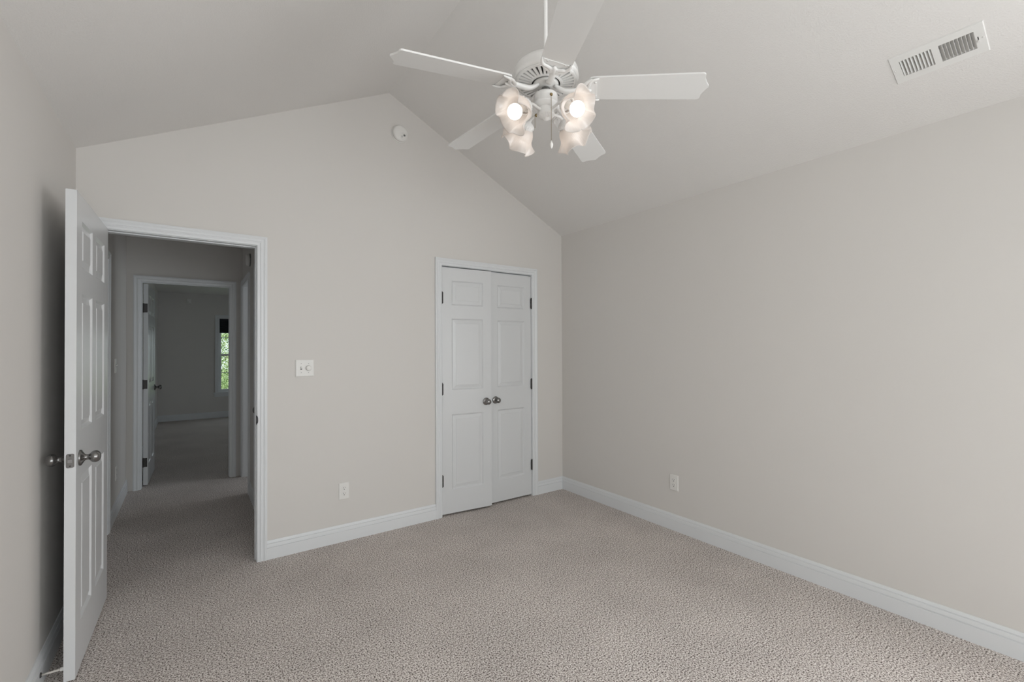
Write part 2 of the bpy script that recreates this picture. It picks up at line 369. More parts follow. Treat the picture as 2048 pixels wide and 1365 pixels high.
KNOB = [(0, 0), (.0325, 0), (.0335, .002), (.0325, .006), (.028, .009), (.0245, .010), (.021, .013), (.0150, .016), (.0122, .020), (.0114, .025), (.0120, .030), (.0155, .034),
        (.0205, .038), (.0238, .043), (.0250, .049), (.0242, .055), (.0210, .061), (.0155, .0655), (.008, .068), (0, .0685)]
def knob(parent, x, y, z, sgn, sc_=1.0):   # axis along local y, sgn -1 towards -y
    M = Matrix.Rotation(PI/2 if sgn < 0 else -PI/2, 4, 'X')
    return MB().lathe([(r*sc_, h*sc_) for r, h in KNOB], 40, M).build('door_knob', M_NICKEL, parent, (x, y, z))
def hinge(parent, x, y, z, leafdir=1, material=None):
    mb = MB()
    for k in range(5): mb.lathe([(.0052, -.046+k*.0185), (.0060, -.0455+k*.0185), (.0060, -.0280+k*.0185), (.0052, -.0275+k*.0185)], 14)
    mb.lathe([(0, .047), (.0045, .047), (.0045, .050), (0, .052)], 12); mb.lathe([(0, -.051), (.0045, -.049), (.0045, -.046), (0, -.046)], 12)
    mb.box(0, .010*leafdir, -.001, .0015, -.044, .044) if leafdir > 0 else mb.box(.010*leafdir, 0, -.001, .0015, -.044, .044)
    return mb.build('hinge', material or M_BRONZE, parent, (x, y, z))
HZ = [.286, 1.027, 1.766]

# door_1: the open bedroom door, hinged at the left jamb, 91 degrees open
W1 = .748
d1 = empty('door_1', (-.406, D-.006, 0), (0, 0, math.radians(-91.0)))
S(d1, 'white six panel door standing open against the left wall', 'door')
# local: +x runs from the hinge to the latch edge; hall-side face is local +y
xs1 = [(.108, .338), (.422, .652)]
lm = leaf_mesh(W1, 2.018, .035, xs1, z0=.009)
lm.v = [(x+.004, y+.035, z) for x, y, z in lm.v]
lm.build('door_leaf', M_DOOR, d1)
knob(d1, W1-.060, .035, .901, 1); k2 = knob(d1, W1-.060, 0, .901, -1)
lp = MB(); R_ = .006; pl = []
for cx, cz, a0 in ((.0125-R_, .0285-R_, 0), (-.0125+R_, .0285-R_, 90), (-.0125+R_, -.0285+R_, 180), (.0125-R_, -.0285+R_, 270)):
    for k in range(5):
        a = math.radians(a0+k*22.5); pl.append((cx+R_*math.cos(a), cz+R_*math.sin(a)))
lp.add([(0, p, q) for p, q in pl]+[(.0018, p, q) for p, q in pl], [tuple(range(20)), tuple(range(20, 40))]+[(i, (i+1) % 20, 20+(i+1) % 20, 20+i) for i in range(20)])
la = lp.build('latch_plate', M_NICKEL, d1, (W1+.0035, .0175, .903))
bl = MB(); bl.hexa([(0, -.006, -.0075), (0, .006, -.0075), (0, .006, .0075), (0, -.006, .0075), (.010, -.006, -.0070), (.002, .006, -.0070), (.002, .006, .0070), (.010, -.006, .0070)])
bl.build('latch_bolt', M_NICKEL, la, (.0018, 0, 0))
for zz in (.0215, -.0215): MB().lathe([(0, 0), (.0032, 0), (.0026, .0008), (0, .0009)], 12, Matrix.Rotation(PI/2, 4, 'Y')).build('screw', M_BRONZE, la, (.0018, 0, zz))
for hz in HZ: hinge(d1, -.001, -.004, hz, 1)

# strike plate on the right jamb of the doorway
mb = MB(); mb.box(-.0012, .0005, -.030, .0, -.0285, .0285)
n = 10; vv = []
for i in range(n+1):
    a = i/n*PI; vv.append((.003+.010*math.sin(a)*.55, -.0135-.0012*math.sin(a), .0235*math.cos(a)))
lip = [(-.0005, -.002, p[2]) for p in vv]+vv
mb.add(lip+[(x+.0012, y, z) for x, y, z in lip], [(i, i+1, n+2+i, n+1+i) for i in range(n)]+[(2*n+2+i, 2*n+3+i, 3*n+4+i, 3*n+3+i) for i in range(n)]+[(n+1+i, n+2+i, 3*n+4+i, 3*n+3+i) for i in range(n)])
mb.build('strike_plate', M_BRONZE, t1, (DX1-(DX0+DX1)/2-.001, .0, .905))

# door_2, door_3: closet leaves
WLF = .4475; xs2 = [(.084, WLF-.078)]
d2 = empty('door_2', (CX0+.003, D+.002, 0), (0, 0, math.radians(-5.4))); S(d2, 'left closet leaf, slightly ajar, overlapping the right leaf', 'door')
lm = leaf_mesh(WLF, 2.014, .035, xs2, z0=.016); lm.v = [(x, y+.035, z) for x, y, z in lm.v]; lm.build('door_leaf', M_DOOR, d2)
knob(d2, WLF-.052, 0, .905, -1, .95)
for hz in HZ: hinge(d2, -.001, -.005, hz, 1)
d3 = empty('door_3', (CX1-.003, D+.004, 0)); S(d3, 'right closet leaf, closed flat in its frame', 'door')
lm = leaf_mesh(WLF, 2.014, .035, [(.078, WLF-.084+.008)], z0=.016); lm.v = [(x-WLF, y+.035, z) for x, y, z in lm.v]; lm.build('door_leaf', M_DOOR, d3)
knob(d3, -WLF+.055, 0, .905, -1, .95)
for hz in HZ: hinge(d3, .001, -.007, hz, -1)
# door_4: far room door, open into the far room, hinge edge facing the hall
WD4 = .72
d4 = empty('door_4', (EX0+.009, YE+WT+.003, 0), (0, 0, math.radians(88.5))); S(d4, 'dim six panel door standing open in the far room doorway', 'door')
lm = leaf_mesh(WD4, 2.010, .035, [(.108, .324), (.408, .624)], z0=.012); lm.v = [(x, y, z) for x, y, z in lm.v]; lm.build('door_leaf', M_DOOR, d4)
knob(d4, WD4-.06, -.035, .935, -1); knob(d4, WD4-.06, 0, .935, 1)
for hz in (.235, 1.010, 1.770):
    h = MB(); h.box(-.0018, .0002, -.031, -.004, -.044, .044).lathe([(.006, -.046), (.006, .046)], 12, Matrix.Translation((-.004, .001, 0)))
    h.build('hinge', M_BRONZE, d4, (0, 0, hz))
# doors 5-7: closed doors of the hall, seen edge on
def closed(nm, y0, y1, X, side, knobY, label):
    d = empty(nm, (X, (y0+y1)/2, 0)); S(d, label, 'door'); w_ = y1-y0-.006
    lm = leaf_mesh(w_, 2.010, .035, [(.10, w_/2-.045), (w_/2+.045, w_-.10)], z0=.012)
    # local y (thickness) -> world x
    lm.v = [(-side*(y+.0175), x-w_/2, z) for x, y, z in lm.v]; lm.build('door_leaf', M_DOOR, d)
    if knobY:
        M = Matrix.Rotation(PI/2*side, 4, 'Y'); MB().lathe(KNOB, 32, M).build('door_knob', M_NICKEL, d, (side*.0175, knobY-(y0+y1)/2, .888))
    return d
closed('door_5', 3.74, 4.44, XL-.0225, 1, None, 'closed door on the left of the hall, hidden behind the open door')
d6 = empty('door_6', (HX+WT+.003, 4.955+.002, 0)); S(d6, 'open door of the side room at the right end of the hall, swung out of sight', 'door')
leaf_mesh(.64, 2.010, .035, [(.10, .275), (.365, .54)], z0=.012).build('door_leaf', M_DOOR, d6)
closed('door_7', 3.93, 4.38, HX+.0180, -1, 3.995, 'closed hall door of which only the dark knob shows past the jamb')

# ------------------------------------------------------------------ wall plates. local frame: x right, y up, z out of the wall
def wallframe(p, n):   # n: outward normal in world
    n = Vector(n); z = n; y = Vector((0, 0, 1)); x = y.cross(z)
    m = Matrix((x, y, z)).transposed().to_4x4(); m.translation = p; return m
def wall_empty(name, p, n, **k):
    e = empty(name, **k); e.matrix_world = wallframe(Vector(p), n); return e
def disc(r, h, n=20): return [(0, 0), (r, 0), (r, h*.6), (r*.85, h), (0, h)]
def outlet(p, n, label):
    e = wall_empty('electrical_outlet', p, n, label=label, cat='outlet', group='duplex outlets')
    MB().rbox(-.035, .035, -.0575, .0575, 0, .0055, .0022).build('cover_plate', M_PLATE, e)
    for s in (1, -1):
        f = MB(); pts = []
        for i in range(28):
            a = 2*PI*i/28; x = .0172*math.cos(a); y = .0172*math.sin(a); y = max(-.0125, min(.0145, y*1.02)); pts.append((x, y))
        k = len(pts)
        f.add([(x, y, .0045) for x, y in pts]+[(x, y, .0072) for x, y in pts], [tuple(range(k)), tuple(range(k, 2*k))]+[(i, (i+1) % k, k+(i+1) % k, k+i) for i in range(k)])
        r = f.build('receptacle', M_PLATE, e, (0, s*.0195, 0))
        q = MB().box(-.0075, -.0052, .0005, .0095, .0070, .0076).box(.0052, .0072, .0015, .0085, .0070, .0076).lathe([(0, .0070), (.0030, .0070), (.0030, .0076), (0, .0076)], 12, Matrix.Translation((0, -.0065, 0)))
        q.build('slots', M_DARK, r)
    MB().lathe(disc(.003, .0012), 12, Matrix.Translation((0, 0, .0055))).build('screw', M_PLATE, e)
    return e
outlet((.887, D, .352), (0, -1, 0), 'white duplex outlet on the gable wall between hall doorway and closet')
outlet((XR, 2.079, .352), (-1, 0, 0), 'white duplex outlet on the long blank right wall')
outlet((XL, 4.96, .340), (1, 0, 0), 'dim outlet low on the left hallway wall')
outlet((XL, 9.57, .31), (1, 0, 0), 'tiny outlet on the left wall of the far room')
def toggle(e, x, y=0, zp=.0055):
    MB().box(x-.0050, x+.0050, y-.0095, y+.0105, zp-.001, zp+.0006).build('toggle_slot', M_DARK, e)
    MB().hexa([(x-.0045, y-.006, .005), (x+.0045, y-.006, .005), (x+.0045, y+.004, .005), (x-.0045, y+.004, .005),
               (x-.0038, y+.004, .017), (x+.0038, y+.004, .017), (x+.0038, y+.010, .015), (x-.0038, y+.010, .015)]).build('toggle', M_PLATE, e)
e = wall_empty('light_switch', (.630, D, 1.227), (0, -1, 0), label='white two gang plate with toggle and round dimmer right of the hall doorway', cat='light switch')
MB().rbox(-.058, .058, -.057, .057, 0, .007, .003).build('cover_plate', M_PLATE, e)
toggle(e, -.023, 0, .007)
kb = MB(); kb.lathe([(0, 0), (.0185, 0), (.0185, .006), (.0175, .010), (.0165, .017), (.014, .019), (0, .0195)], 36, Matrix.Translation((.023, 0, .006)))
kb.build('dimmer_knob', M_PLATE, e)
for sx in (-.023, .023):
    for sy in (-.030, .030): MB().lathe(disc(.0022, .0010), 12, Matrix.Translation((sx, sy, .007))).build('screw', M_GREY, e)
e = wall_empty('light_switch', (XL, 4.905, 1.225), (1, 0, 0), label='dim single toggle switch seen edge on, left wall of the hall', cat='light switch')
MB().rbox(-.035, .035, -.0575, .0575, 0, .0055, .0022).build('cover_plate', M_PLATE, e); toggle(e, 0)

# ------------------------------------------------------------------ smoke detectors
def detector(p, n, label, r=.062, mb_=None):
    e = wall_empty('smoke_detector', p, n, label=label, cat='smoke detector'); s = r/.062
    MB().lathe([(0, 0), (.064*s, 0), (.065*s, .003), (.064*s, .006), (.056*s, .0065)], 56).build('mounting_base', mb_ or M_PLATE, e)
    MB().lathe([(.055*s, .0065), (.0565*s, .009), (.059*s, .010), (.0595*s, .020), (.057*s, .028), (.050*s, .034), (.036*s, .037), (0, .038)], 56).build('cover', M_PLATE, e)
    return e
e = detector((1.301, D, 2.994), (0, -1, 0), 'round white smoke detector high on the gable wall')
b_ = MB().lathe([(0, .034), (.026, .034), (.0265, .0375), (.024, .0392), (0, .0395)], 36, Matrix.Translation((.016, -.022, 0))).build('test_button', M_PLATE, e)
MB().box(-.0075, .0075, -.006, .006, .0390, .0403, Matrix.Translation((.024, -.017, 0)) @ Matrix.Rotation(math.radians(-35), 4, 'Z')).build('sensor_grille', M_GREY, b_)
tr = MB()
for a, b in (((-.008, .006), (0, -.007)), ((0, -.007), (.009, .004)), ((.009, .004), (.002, .009))):
    d = Vector((b[0]-a[0], b[1]-a[1], 0)); L_ = d.length; an = math.atan2(d.y, d.x)
    tr.box(0, L_, -.0008, .0008, .0390, .0402, Matrix.Translation((.005+a[0], -.030+a[1], 0)) @ Matrix.Rotation(an, 4, 'Z'))
tr.build('embossed_mark', M_GREY, b_)
detector((HX, 4.885, 2.19), (-1, 0, 0), 'round smoke alarm in side view high on the right hallway wall', .058, M_GREY)  # grey base draws the shaded gap behind the alarm
e = wall_empty('motion_sensor', (-.028, YF, 2.282), (0, -1, 0), label='small square sensor high on the dark far room wall', cat='sensor')
MB().rbox(-.036, .036, -.045, .045, 0, .03, .008).build('housing', M_PLATE, e)
MB().lathe([(0, .03), (.020, .03), (.017, .037), (0, .040)], 20, Matrix.Translation((0, -.01, 0))).build('lens', M_PLATE, e)

# ------------------------------------------------------------------ supply registers
def register(name, M, Lh, Wh, label, deep=True):
    """local: x along length, y across, z down into the room"""
    e = empty(name, label=label, cat='air vent'); e.matrix_world = M
    fx0, fx1, fy = Lh-.034, Lh-.034, Wh-.034*.9
    f = MB(); ins = (Lh-.032, Wh-.0330); t = .004
    out = [(-Lh, -Wh), (Lh, -Wh), (Lh, Wh), (-Lh, Wh)]
    # face plate: outer rim sloped, inner opening, with a middle bar
    def strip(x0, x1, y0, y1): f.box(x0, x1, y0, y1, t-.0018, t)
    ix, iy = ins
    strip(-Lh+.003, -ix, -Wh+.003, Wh-.003); strip(ix, Lh-.003, -Wh+.003, Wh-.003)
    strip(-ix, ix, -Wh+.003, -iy); strip(-ix, ix, iy, Wh-.003); strip(-.0115, .0115, -iy, iy)
    v = [(x, y, 0) for x, y in out]+[(x*(1-.003/Lh), y*(1-.003/Wh), t) for x, y in out]
    f.add(v, [(i, (i+1) % 4, 4+(i+1) % 4, 4+i) for i in range(4)])
    f.build('face_plate', M_VENT, e)
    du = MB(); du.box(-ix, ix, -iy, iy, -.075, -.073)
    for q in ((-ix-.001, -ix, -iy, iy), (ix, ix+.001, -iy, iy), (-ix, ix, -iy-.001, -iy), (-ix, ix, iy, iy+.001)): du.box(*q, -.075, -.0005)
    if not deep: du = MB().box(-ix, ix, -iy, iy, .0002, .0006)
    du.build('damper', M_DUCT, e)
    cr = MB()
    for k in range(3 if deep else 0): cr.box(-ix, ix, -iy+.012+k*.021, -iy+.021+k*.021, -.018, -.016)
    if deep: cr.build('cross_blades', M_VENT, e)
    for half in (-1, 1):
        n_ = 9
        x0 = .0115 if half > 0 else -ix; x1 = ix if half > 0 else -.0115; st = (x1-x0)/n_
        for k in range(n_):
            xc = x0+(k+.5)*st
            b = MB(); tl = .0032 if half > 0 else -.0060; zl = -.008 if deep else .001
            b.hexa([(xc-tl-.0006, -iy, zl), (xc-tl+.0006, -iy, zl), (xc-tl+.0006, iy, zl), (xc-tl-.0006, iy, zl),
                    (xc+tl-.0006, -iy, t), (xc+tl+.0006, -iy, t), (xc+tl+.0006, iy, t), (xc+tl-.0006, iy, t)])
            b.build('louver', M_VENT, e)
    for sx in (-1, 1): MB().lathe(disc(.004, .0018), 14, Matrix.Translation((sx*(Lh-.010), 0, t))).build('screw', M_VENT, e)
    lv = MB().box(-.0014, .0014, -.007, .007, 0, .0005, Matrix.Translation((-(Lh-.024), -.004, t))).build('lever_slot', M_DARK, e)
    MB().box(-.0012, .0012, -.008, .002, 0, .007, Matrix.Translation((-(Lh-.024), .012, t))).build('damper_lever', M_VENT, e)
    return e
slope = math.atan2(HR-HE, XR-XM)
vc = Vector((2.604, .532, gable(2.604)))
zax = Vector((-math.sin(slope), 0, -math.cos(slope))); xax = Vector((0, 1, 0)); yax = zax.cross(xax)
Mv = Matrix((xax, yax, zax)).transposed().to_4x4(); Mv.translation = vc
register('air_vent', Mv, .150, .0755, 'white louvered register on the right ceiling slope')
Mv2 = Matrix(((1, 0, 0, .55), (0, -1, 0, 9.50), (0, 0, -1, HE), (0, 0, 0, 1)))
register('air_vent', Mv2, .15, .0755, 'pale slim register on the far room ceiling, just under the door head', False)

# ------------------------------------------------------------------ door stop
e = empty('door_stop', (XL+.014, 2.582, .058), (0, math.radians(90), 0), label='slim rigid door stop on the left baseboard behind the open door', cat='door stop')
MB().lathe([(0, 0), (.0105, 0), (.0100, .003), (.006, .005)], 20).build('mounting_flange', M_BRONZE, e)
MB().lathe([(0, .003), (.0035, .004), (.0042, .030), (.0042, .060), (0, .060)], 16).build('rod', M_TIP, e)
MB().lathe([(0, .058), (.007, .058), (.0082, .062), (.0082, .078), (.006, .081), (0, .081)], 20).build('rubber_tip', M_PLATE, e)

# ------------------------------------------------------------------ ceiling fan
FX, FY = 1.2228, 1.4778
fan = empty('ceiling_fan', (FX, FY, 0)); fan.location = (FX, FY, 2.40)
tag(fan, 'white five blade ceiling fan with four lit ruffled glass lamps', 'ceiling fan')
Z0 = 2.40
def P(mb, name, m, parent=fan, **k):
    return mb.build(name, m, parent, **k)
zz = lambda z: z-Z0
P(MB().lathe([(0, zz(HR-.002)), (.070, zz(HR-.03)), (.072, zz(HR-.045)), (.062, zz(HR-.085)), (.035, zz(HR-.115)), (.014, zz(HR-.12)), (0, zz(HR-.12))], 40), 'ceiling_canopy', M_FANW)
P(MB().lathe([(.0092, zz(2.56)), (.0092, zz(HR-.10))], 20), 'downrod', M_FANW)
P(MB().lathe([(0, zz(2.600)), (.013, zz(2.600)), (.020, zz(2.592)), (.023, zz(2.574)), (.050, zz(2.568)), (.088, zz(2.561)), (.112, zz(2.549)), (.128, zz(2.534)), (.1360, zz(2.518)),
              (.1370, zz(2.500)), (.1385, zz(2.497)), (.1385, zz(2.491)), (.135, zz(2.486)), (.128, zz(2.482)), (.124, zz(2.482)), (.124, zz(2.50)), (.05, zz(2.51)), (0, zz(2.51))], 72), 'motor_housing', M_FANW)
# slotted bottom grille: rings and ribs round it
g = MB()
def ring(mb, r0, r1, za, zb, n=72): mb.lathe([(r0, za), (r1, za), (r1, zb), (r0, zb), (r0, za)], n, cap=False)
ring(g, .118, .129, zz(2.476), zz(2.483)); ring(g, .060, .072, zz(2.470), zz(2.479))
NR = 34
for i in range(NR):
    M = Matrix.Rotation(2*PI*(i+.5)/NR, 4, 'Z')
    g.hexa([(.070, -.0042, zz(2.470)), (.120, -.0062, zz(2.476)), (.120, .0062, zz(2.476)), (.070, .0042, zz(2.470)),
            (.070, -.0042, zz(2.478)), (.120, -.0062, zz(2.483)), (.120, .0062, zz(2.483)), (.070, .0042, zz(2.478))], M)
P(g, 'vent_grille', M_FANW)
P(MB().lathe([(0, zz(2.485)), (.100, zz(2.488)), (.119, zz(2.490)), (.119, zz(2.494)), (0, zz(2.494))], 48), 'motor_core', M_DUCT)
P(MB().lathe([(0, zz(2.456)), (.030, zz(2.456)), (.034, zz(2.460)), (.050, zz(2.460)), (.054, zz(2.464)), (.054, zz(2.474)), (0, zz(2.476))], 48), 'flywheel', M_VENT)
P(MB().lathe([(0, zz(2.452)), (.018, zz(2.452)), (.020, zz(2.446)), (.018, zz(2.432)), (.022, zz(2.424)), (0, zz(2.424))], 32), 'collar', M_NICKEL)
P(MB().lathe([(0, zz(2.427)), (.044, zz(2.427)), (.0485, zz(2.423)), (.0495, zz(2.416)), (.0495, zz(2.388)), (.0515, zz(2.386)), (.0515, zz(2.382)), (.049, zz(2.378)), (.041, zz(2.370)), (.036, zz(2.366)), (0, zz(2.366))], 56), 'switch_housing', M_FANW)
ft = MB().lathe([(0, zz(2.368)), (.0335, zz(2.368)), (.0345, zz(2.364)), (.0345, zz(2.345)), (.037, zz(2.342)), (.037, zz(2.339)), (.034, zz(2.336)), (.024, zz(2.329)), (.014, zz(2.325)), (.010, zz(2.319)), (.004, zz(2.316)), (0, zz(2.316))], 56)
for i in range(28):
    a = 2*PI*i/28; ft.tube([(.0335*math.cos(a), .0335*math.sin(a), zz(2.3365)), (.025*math.cos(a), .025*math.sin(a), zz(2.3295)), (.016*math.cos(a), .016*math.sin(a), zz(2.3260))], .0013, 6)
P(ft, 'light_fitter', M_FANW)
# blades (local x = radial)
def blade_mesh():
    out = []; r0, r1 = .182, .6484
    def wdt(r): return .0597+(.0677-.0597)*((r-r0)/(r1-r0))
    side = [(r0, .050), (r0+.006, .056)]+[(r0+.02+(r1-.045-r0-.02)*k/8, wdt(r0+.02+(r1-.045-r0-.02)*k/8)) for k in range(9)]
    # ogee tip: rounded corner, hollow, centre point
    tip = [(r1-.034, .0675), (r1-.028, .0655), (r1-.024, .061), (r1-.0225, .055), (r1-.022, .045), (r1-.019, .034), (r1-.013, .022), (r1-.006, .010), (r1-.001, .003)]
    up_ = side+tip; pts = up_+[(r, -y) for r, y in reversed(up_)]
    t = .0032; n_ = len(pts)
    mb = MB(); mb.add([(x, y, -t) for x, y in pts]+[(x, y, t) for x, y in pts], [tuple(range(n_))[::-1], tuple(range(n_, 2*n_))]+[(i, (i+1) % n_, n_+(i+1) % n_, n_+i) for i in range(n_)])
    return mb
def arm_mesh():
    mb = MB(); q = crom([(.040, 0, zz(2.460)), (.056, 0, zz(2.447)), (.080, 0, zz(2.434)), (.110, 0, zz(2.431)), (.140, 0, zz(2.432)), (.162, 0, zz(2.431))], 5)
    mb.tube(q, [.0105+.003*math.sin(PI*i/(len(q)-1)) for i in range(len(q))], 14, flat=.75, upv=(0, 0, 1))
    return mb
def bracket_mesh():
    mb = MB(); z = -.0085
    def taper(q, a, b): return [(a+(b-a)*(i/(len(q)-1))**1.6)*(.45 if i == len(q)-1 else .85 if i == len(q)-2 else 1) for i in range(len(q))]
    for s in (1, -1):
        q = crom([(.176, 0, z-.002), (.174, s*.014, z-.003), (.182, s*.030, z-.004), (.186, s*.044, z-.003), (.200, s*.054, z-.002), (.222, s*.058, z+.001)], 6)
        mb.tube(q, taper(q, .0085, .0045), 10, flat=.75, upv=(0, 0, 1))
        q = crom([(.146, 0, z), (.152, s*.012, z-.002), (.162, s*.028, z-.003), (.176, s*.044, z-.002), (.196, s*.056, z)], 6)
        mb.tube(q, taper(q, .0090, .0055), 10, flat=.75, upv=(0, 0, 1))
        q = crom([(.150, s*.003, z-.002), (.163, s*.009, z-.005), (.176, s*.020, z-.004)], 5)
        mb.tube(q, taper(q, .0075, .0060), 10, flat=.8, upv=(0, 0, 1))
        mb.lathe([(0, .001), (.0045, 0), (.0045, .003), (0, .004)], 12, Matrix.Translation((.206, s*.035, z+.001)))
    q = crom([(.140, 0, z), (.158, 0, z-.004), (.178, 0, z-.004), (.190, 0, z-.001)], 5)
    mb.tube(q, taper(q, .0115, .006), 10, flat=.75, upv=(0, 0, 1))
    pl = [(.170, -.020), (.186, -.050), (.212, -.050), (.212, .050), (.186, .050), (.170, .020)]
    mb.add([(x, y, -.0058) for x, y in pl]+[(x, y, -.0033) for x, y in pl], [(0, 1, 2, 3, 4, 5), (6, 7, 8, 9, 10, 11)]+[(i, (i+1) % 6, 6+(i+1) % 6, 6+i) for i in range(6)])
    return mb
PITCH_B = -.1906; DROOP = .0742
TLT = Matrix.Rotation(.0283, 4, 'Y')      # the blade ring hangs a little out of true
bm_ = blade_mesh(); am_ = arm_mesh(); br_ = bracket_mesh()
bl0 = ar0 = bk0 = None
for i in range(5):
    a = math.radians(169.855-72*i)
    if i == 0:
        ar0 = am_.build('blade_arm', M_FANW, fan); bk0 = br_.build('blade_bracket', M_FANW, ar0); bl0 = bm_.build('blade', M_BLADE, fan); A, K, B = ar0, bk0, bl0
    else:
        A, K, B = ar0.copy(), bk0.copy(), bl0.copy()
        for o in (A, K, B): col.objects.link(o)
        A.parent = fan; K.parent = A; B.parent = fan
    Bm = Matrix.Translation((0, 0, zz(2.4358)+DROOP*.2)) @ Matrix.Rotation(math.atan(DROOP), 4, 'Y') @ Matrix.Rotation(PITCH_B, 4, 'X')
    A.matrix_basis = TLT @ Matrix.Rotation(a, 4, 'Z'); K.matrix_basis = Bm
    B.matrix_basis = TLT @ Matrix.Rotation(a, 4, 'Z') @ Bm
# lamps
def shade_mesh():
    n, m = 144, 26; vv = []; ff = []; Lh = .092
    for j in range(m+1):
        s = j/m; z = Lh*s
        # bell: neck -> belly -> pinch -> flaring ruffled lip
        if s < .55: r = .025+.027*math.sin(min(1, s/.55)*PI/2)
        else: r = .053+.026*((s-.55)/.45)**1.4
        amp = .0 if s < .45 else ((s-.45)/.55)**1.7
        for i in range(n):
            a = 2*PI*i/n
            ruf = math.cos(5*a)+.12*math.cos(10*a+1.1)+.25*math.cos(2*a+.6)
            rr = r+amp*.0105*ruf+.0005*math.cos(48*a)
            zz_ = z-amp*.0140*math.cos(5*a+.5)+amp*.003*math.cos(3*a)
            vv.append((rr*math.cos(a+amp*.09*math.sin(5*a)), rr*math.sin(a+amp*.09*math.sin(5*a)), zz_))
    for j in range(m):
        for i in range(n): ff.append((j*n+i, j*n+(i+1) % n, (j+1)*n+(i+1) % n, (j+1)*n+i))
    return MB().add(vv, ff, True)
TILT = math.radians(36)
lamp = []
for i, az in enumerate((185.3, 95.3, 5.3, 275.3)):
    a = math.radians(az)
    if i == 0:
        am = MB().tube(crom([(.030, 0, zz(2.354)), (.048, 0, zz(2.356)), (.070, 0, zz(2.360)), (.088, 0, zz(2.358)), (.100, 0, zz(2.350)), (.108, 0, zz(2.343))], 5), .0058, 12)
        arm = am.build('light_arm', M_FANW, fan)
        hd = MB().lathe([(0, -.008), (.008, -.008), (.010, -.004), (.022, 0), (.029, .006), (.0315, .014), (.0320, .024), (.0305, .026), (.029, .026), (.029, .014), (0, .010)], 40)
        for k in range(20):
            b = 2*PI*k/20; hd.tube([(.020*math.cos(b), .020*math.sin(b), .0), (.029*math.cos(b), .029*math.sin(b), .0065), (.0318*math.cos(b), .0318*math.sin(b), .014)], .0014, 6)
        for k in range(3):
            b = 2*PI*k/3+.6; M = Matrix.Rotation(b, 4, 'Z') @ Matrix.Translation((.031, 0, .020)) @ Matrix.Rotation(PI/2, 4, 'Y'); hd.lathe([(0, 0), (.0018, 0), (.0018, .005), (.0034, .005), (.0034, .008), (0, .009)], 10, M)
        holder = hd.build('shade_holder', M_FANW, arm)
        sh = shade_mesh().build('lamp_shade', M_FROST, arm)
        so_ = sh.modifiers.new('thickness', 'SOLIDIFY'); so_.thickness = .0022; so_.offset = 0
        bu = MB(); prof = [(.0165, .0580)]+[(.0300*math.cos(t), .0850+.0300*math.sin(t)) for t in [math.radians(x) for x in range(-56, 91, 9)]]+[(0, .1150)]
        bu.lathe(prof, 36); bulb = bu.build('light_bulb', M_BULB, arm)
        sk = MB().lathe([(.0125, .008), (.0150, .010), (.0155, .040), (.0150, .050), (.0160, .056), (.0165, .0585)], 32).build('lamp_socket', M_PLATE, arm)
        Mh = Matrix.Translation((.105, 0, zz(2.346))) @ Matrix.Rotation(PI/2+TILT, 4, 'Y')
        parts = (holder, sh, bulb, sk)
    else:
        arm2 = arm.copy(); col.objects.link(arm2); arm2.parent = fan; np_ = []
        for o in parts:
            q = o.copy(); col.objects.link(q); q.parent = arm2; np_.append(q)
        cur = (arm2, np_)
    ao, ps = (arm, parts) if i == 0 else cur
    ao.rotation_euler = (0, 0, a)
    for k, o in enumerate(ps):
        spin = [0, .3, 1.0, 1.15][i] if k == 1 else 0
        o.matrix_basis = Mh @ Matrix.Rotation(spin, 4, 'Z') @ Matrix.Translation((0, 0, .014 if k == 1 else 0))
# pull chains
def chain(x, y, z0, z1, gx, gy, pend, gm):
    e = MB()
    n_ = int((z0-z1)/.0034)
    for k in range(n_):
        zc = z0-(k+.5)*(z0-z1)/n_
        e.lathe([(0, zc-.0013), (.0012, zc-.0007), (.0012, zc+.0007), (0, zc+.0013)], 6, Matrix.Translation((x, y, 0)))
    e.tube([(x, y, z0), (x, y, z1)], .0004, 6)
    d = Vector((gx, gy, 0)).normalized(); Mg = Matrix.Translation((x-d.x*.008, y-d.y*.008, z0)) @ d.to_track_quat('Z', 'Y').to_matrix().to_4x4()
    e.lathe([(0, 0), (.0065, 0), (.0065, .004), (.0045, .006), (.003, .009), (0, .009)], 16, Mg)
    c_ = e.build('pull_chain', M_BRASS, fan)
    if pend: MB().lathe([(0, .0), (.003, .001), (.0055, .008), (.0068, .016), (.0060, .021), (.0036, .026), (.0028, .032), (0, .033)], 20).build('chain_pendant', M_PLATE, c_, (x, y, z1-.030))
vd = Vector((-FX, -FY, 0)).normalized(); rr = Vector((vd.y*-1, vd.x, 0))   # towards the viewer, and its left-hand normal
def place(s, t): v = vd*s + Vector((rt.x, rt.y, 0))*t; return v.x, v.y
x, y = place(.052, .022); chain(x, y, zz(2.402), zz(2.205), vd.x, vd.y, True, 0)
x, y = place(.012, -.046); chain(x, y, zz(2.333), zz(2.279), -rt.x, -rt.y, False, 0)

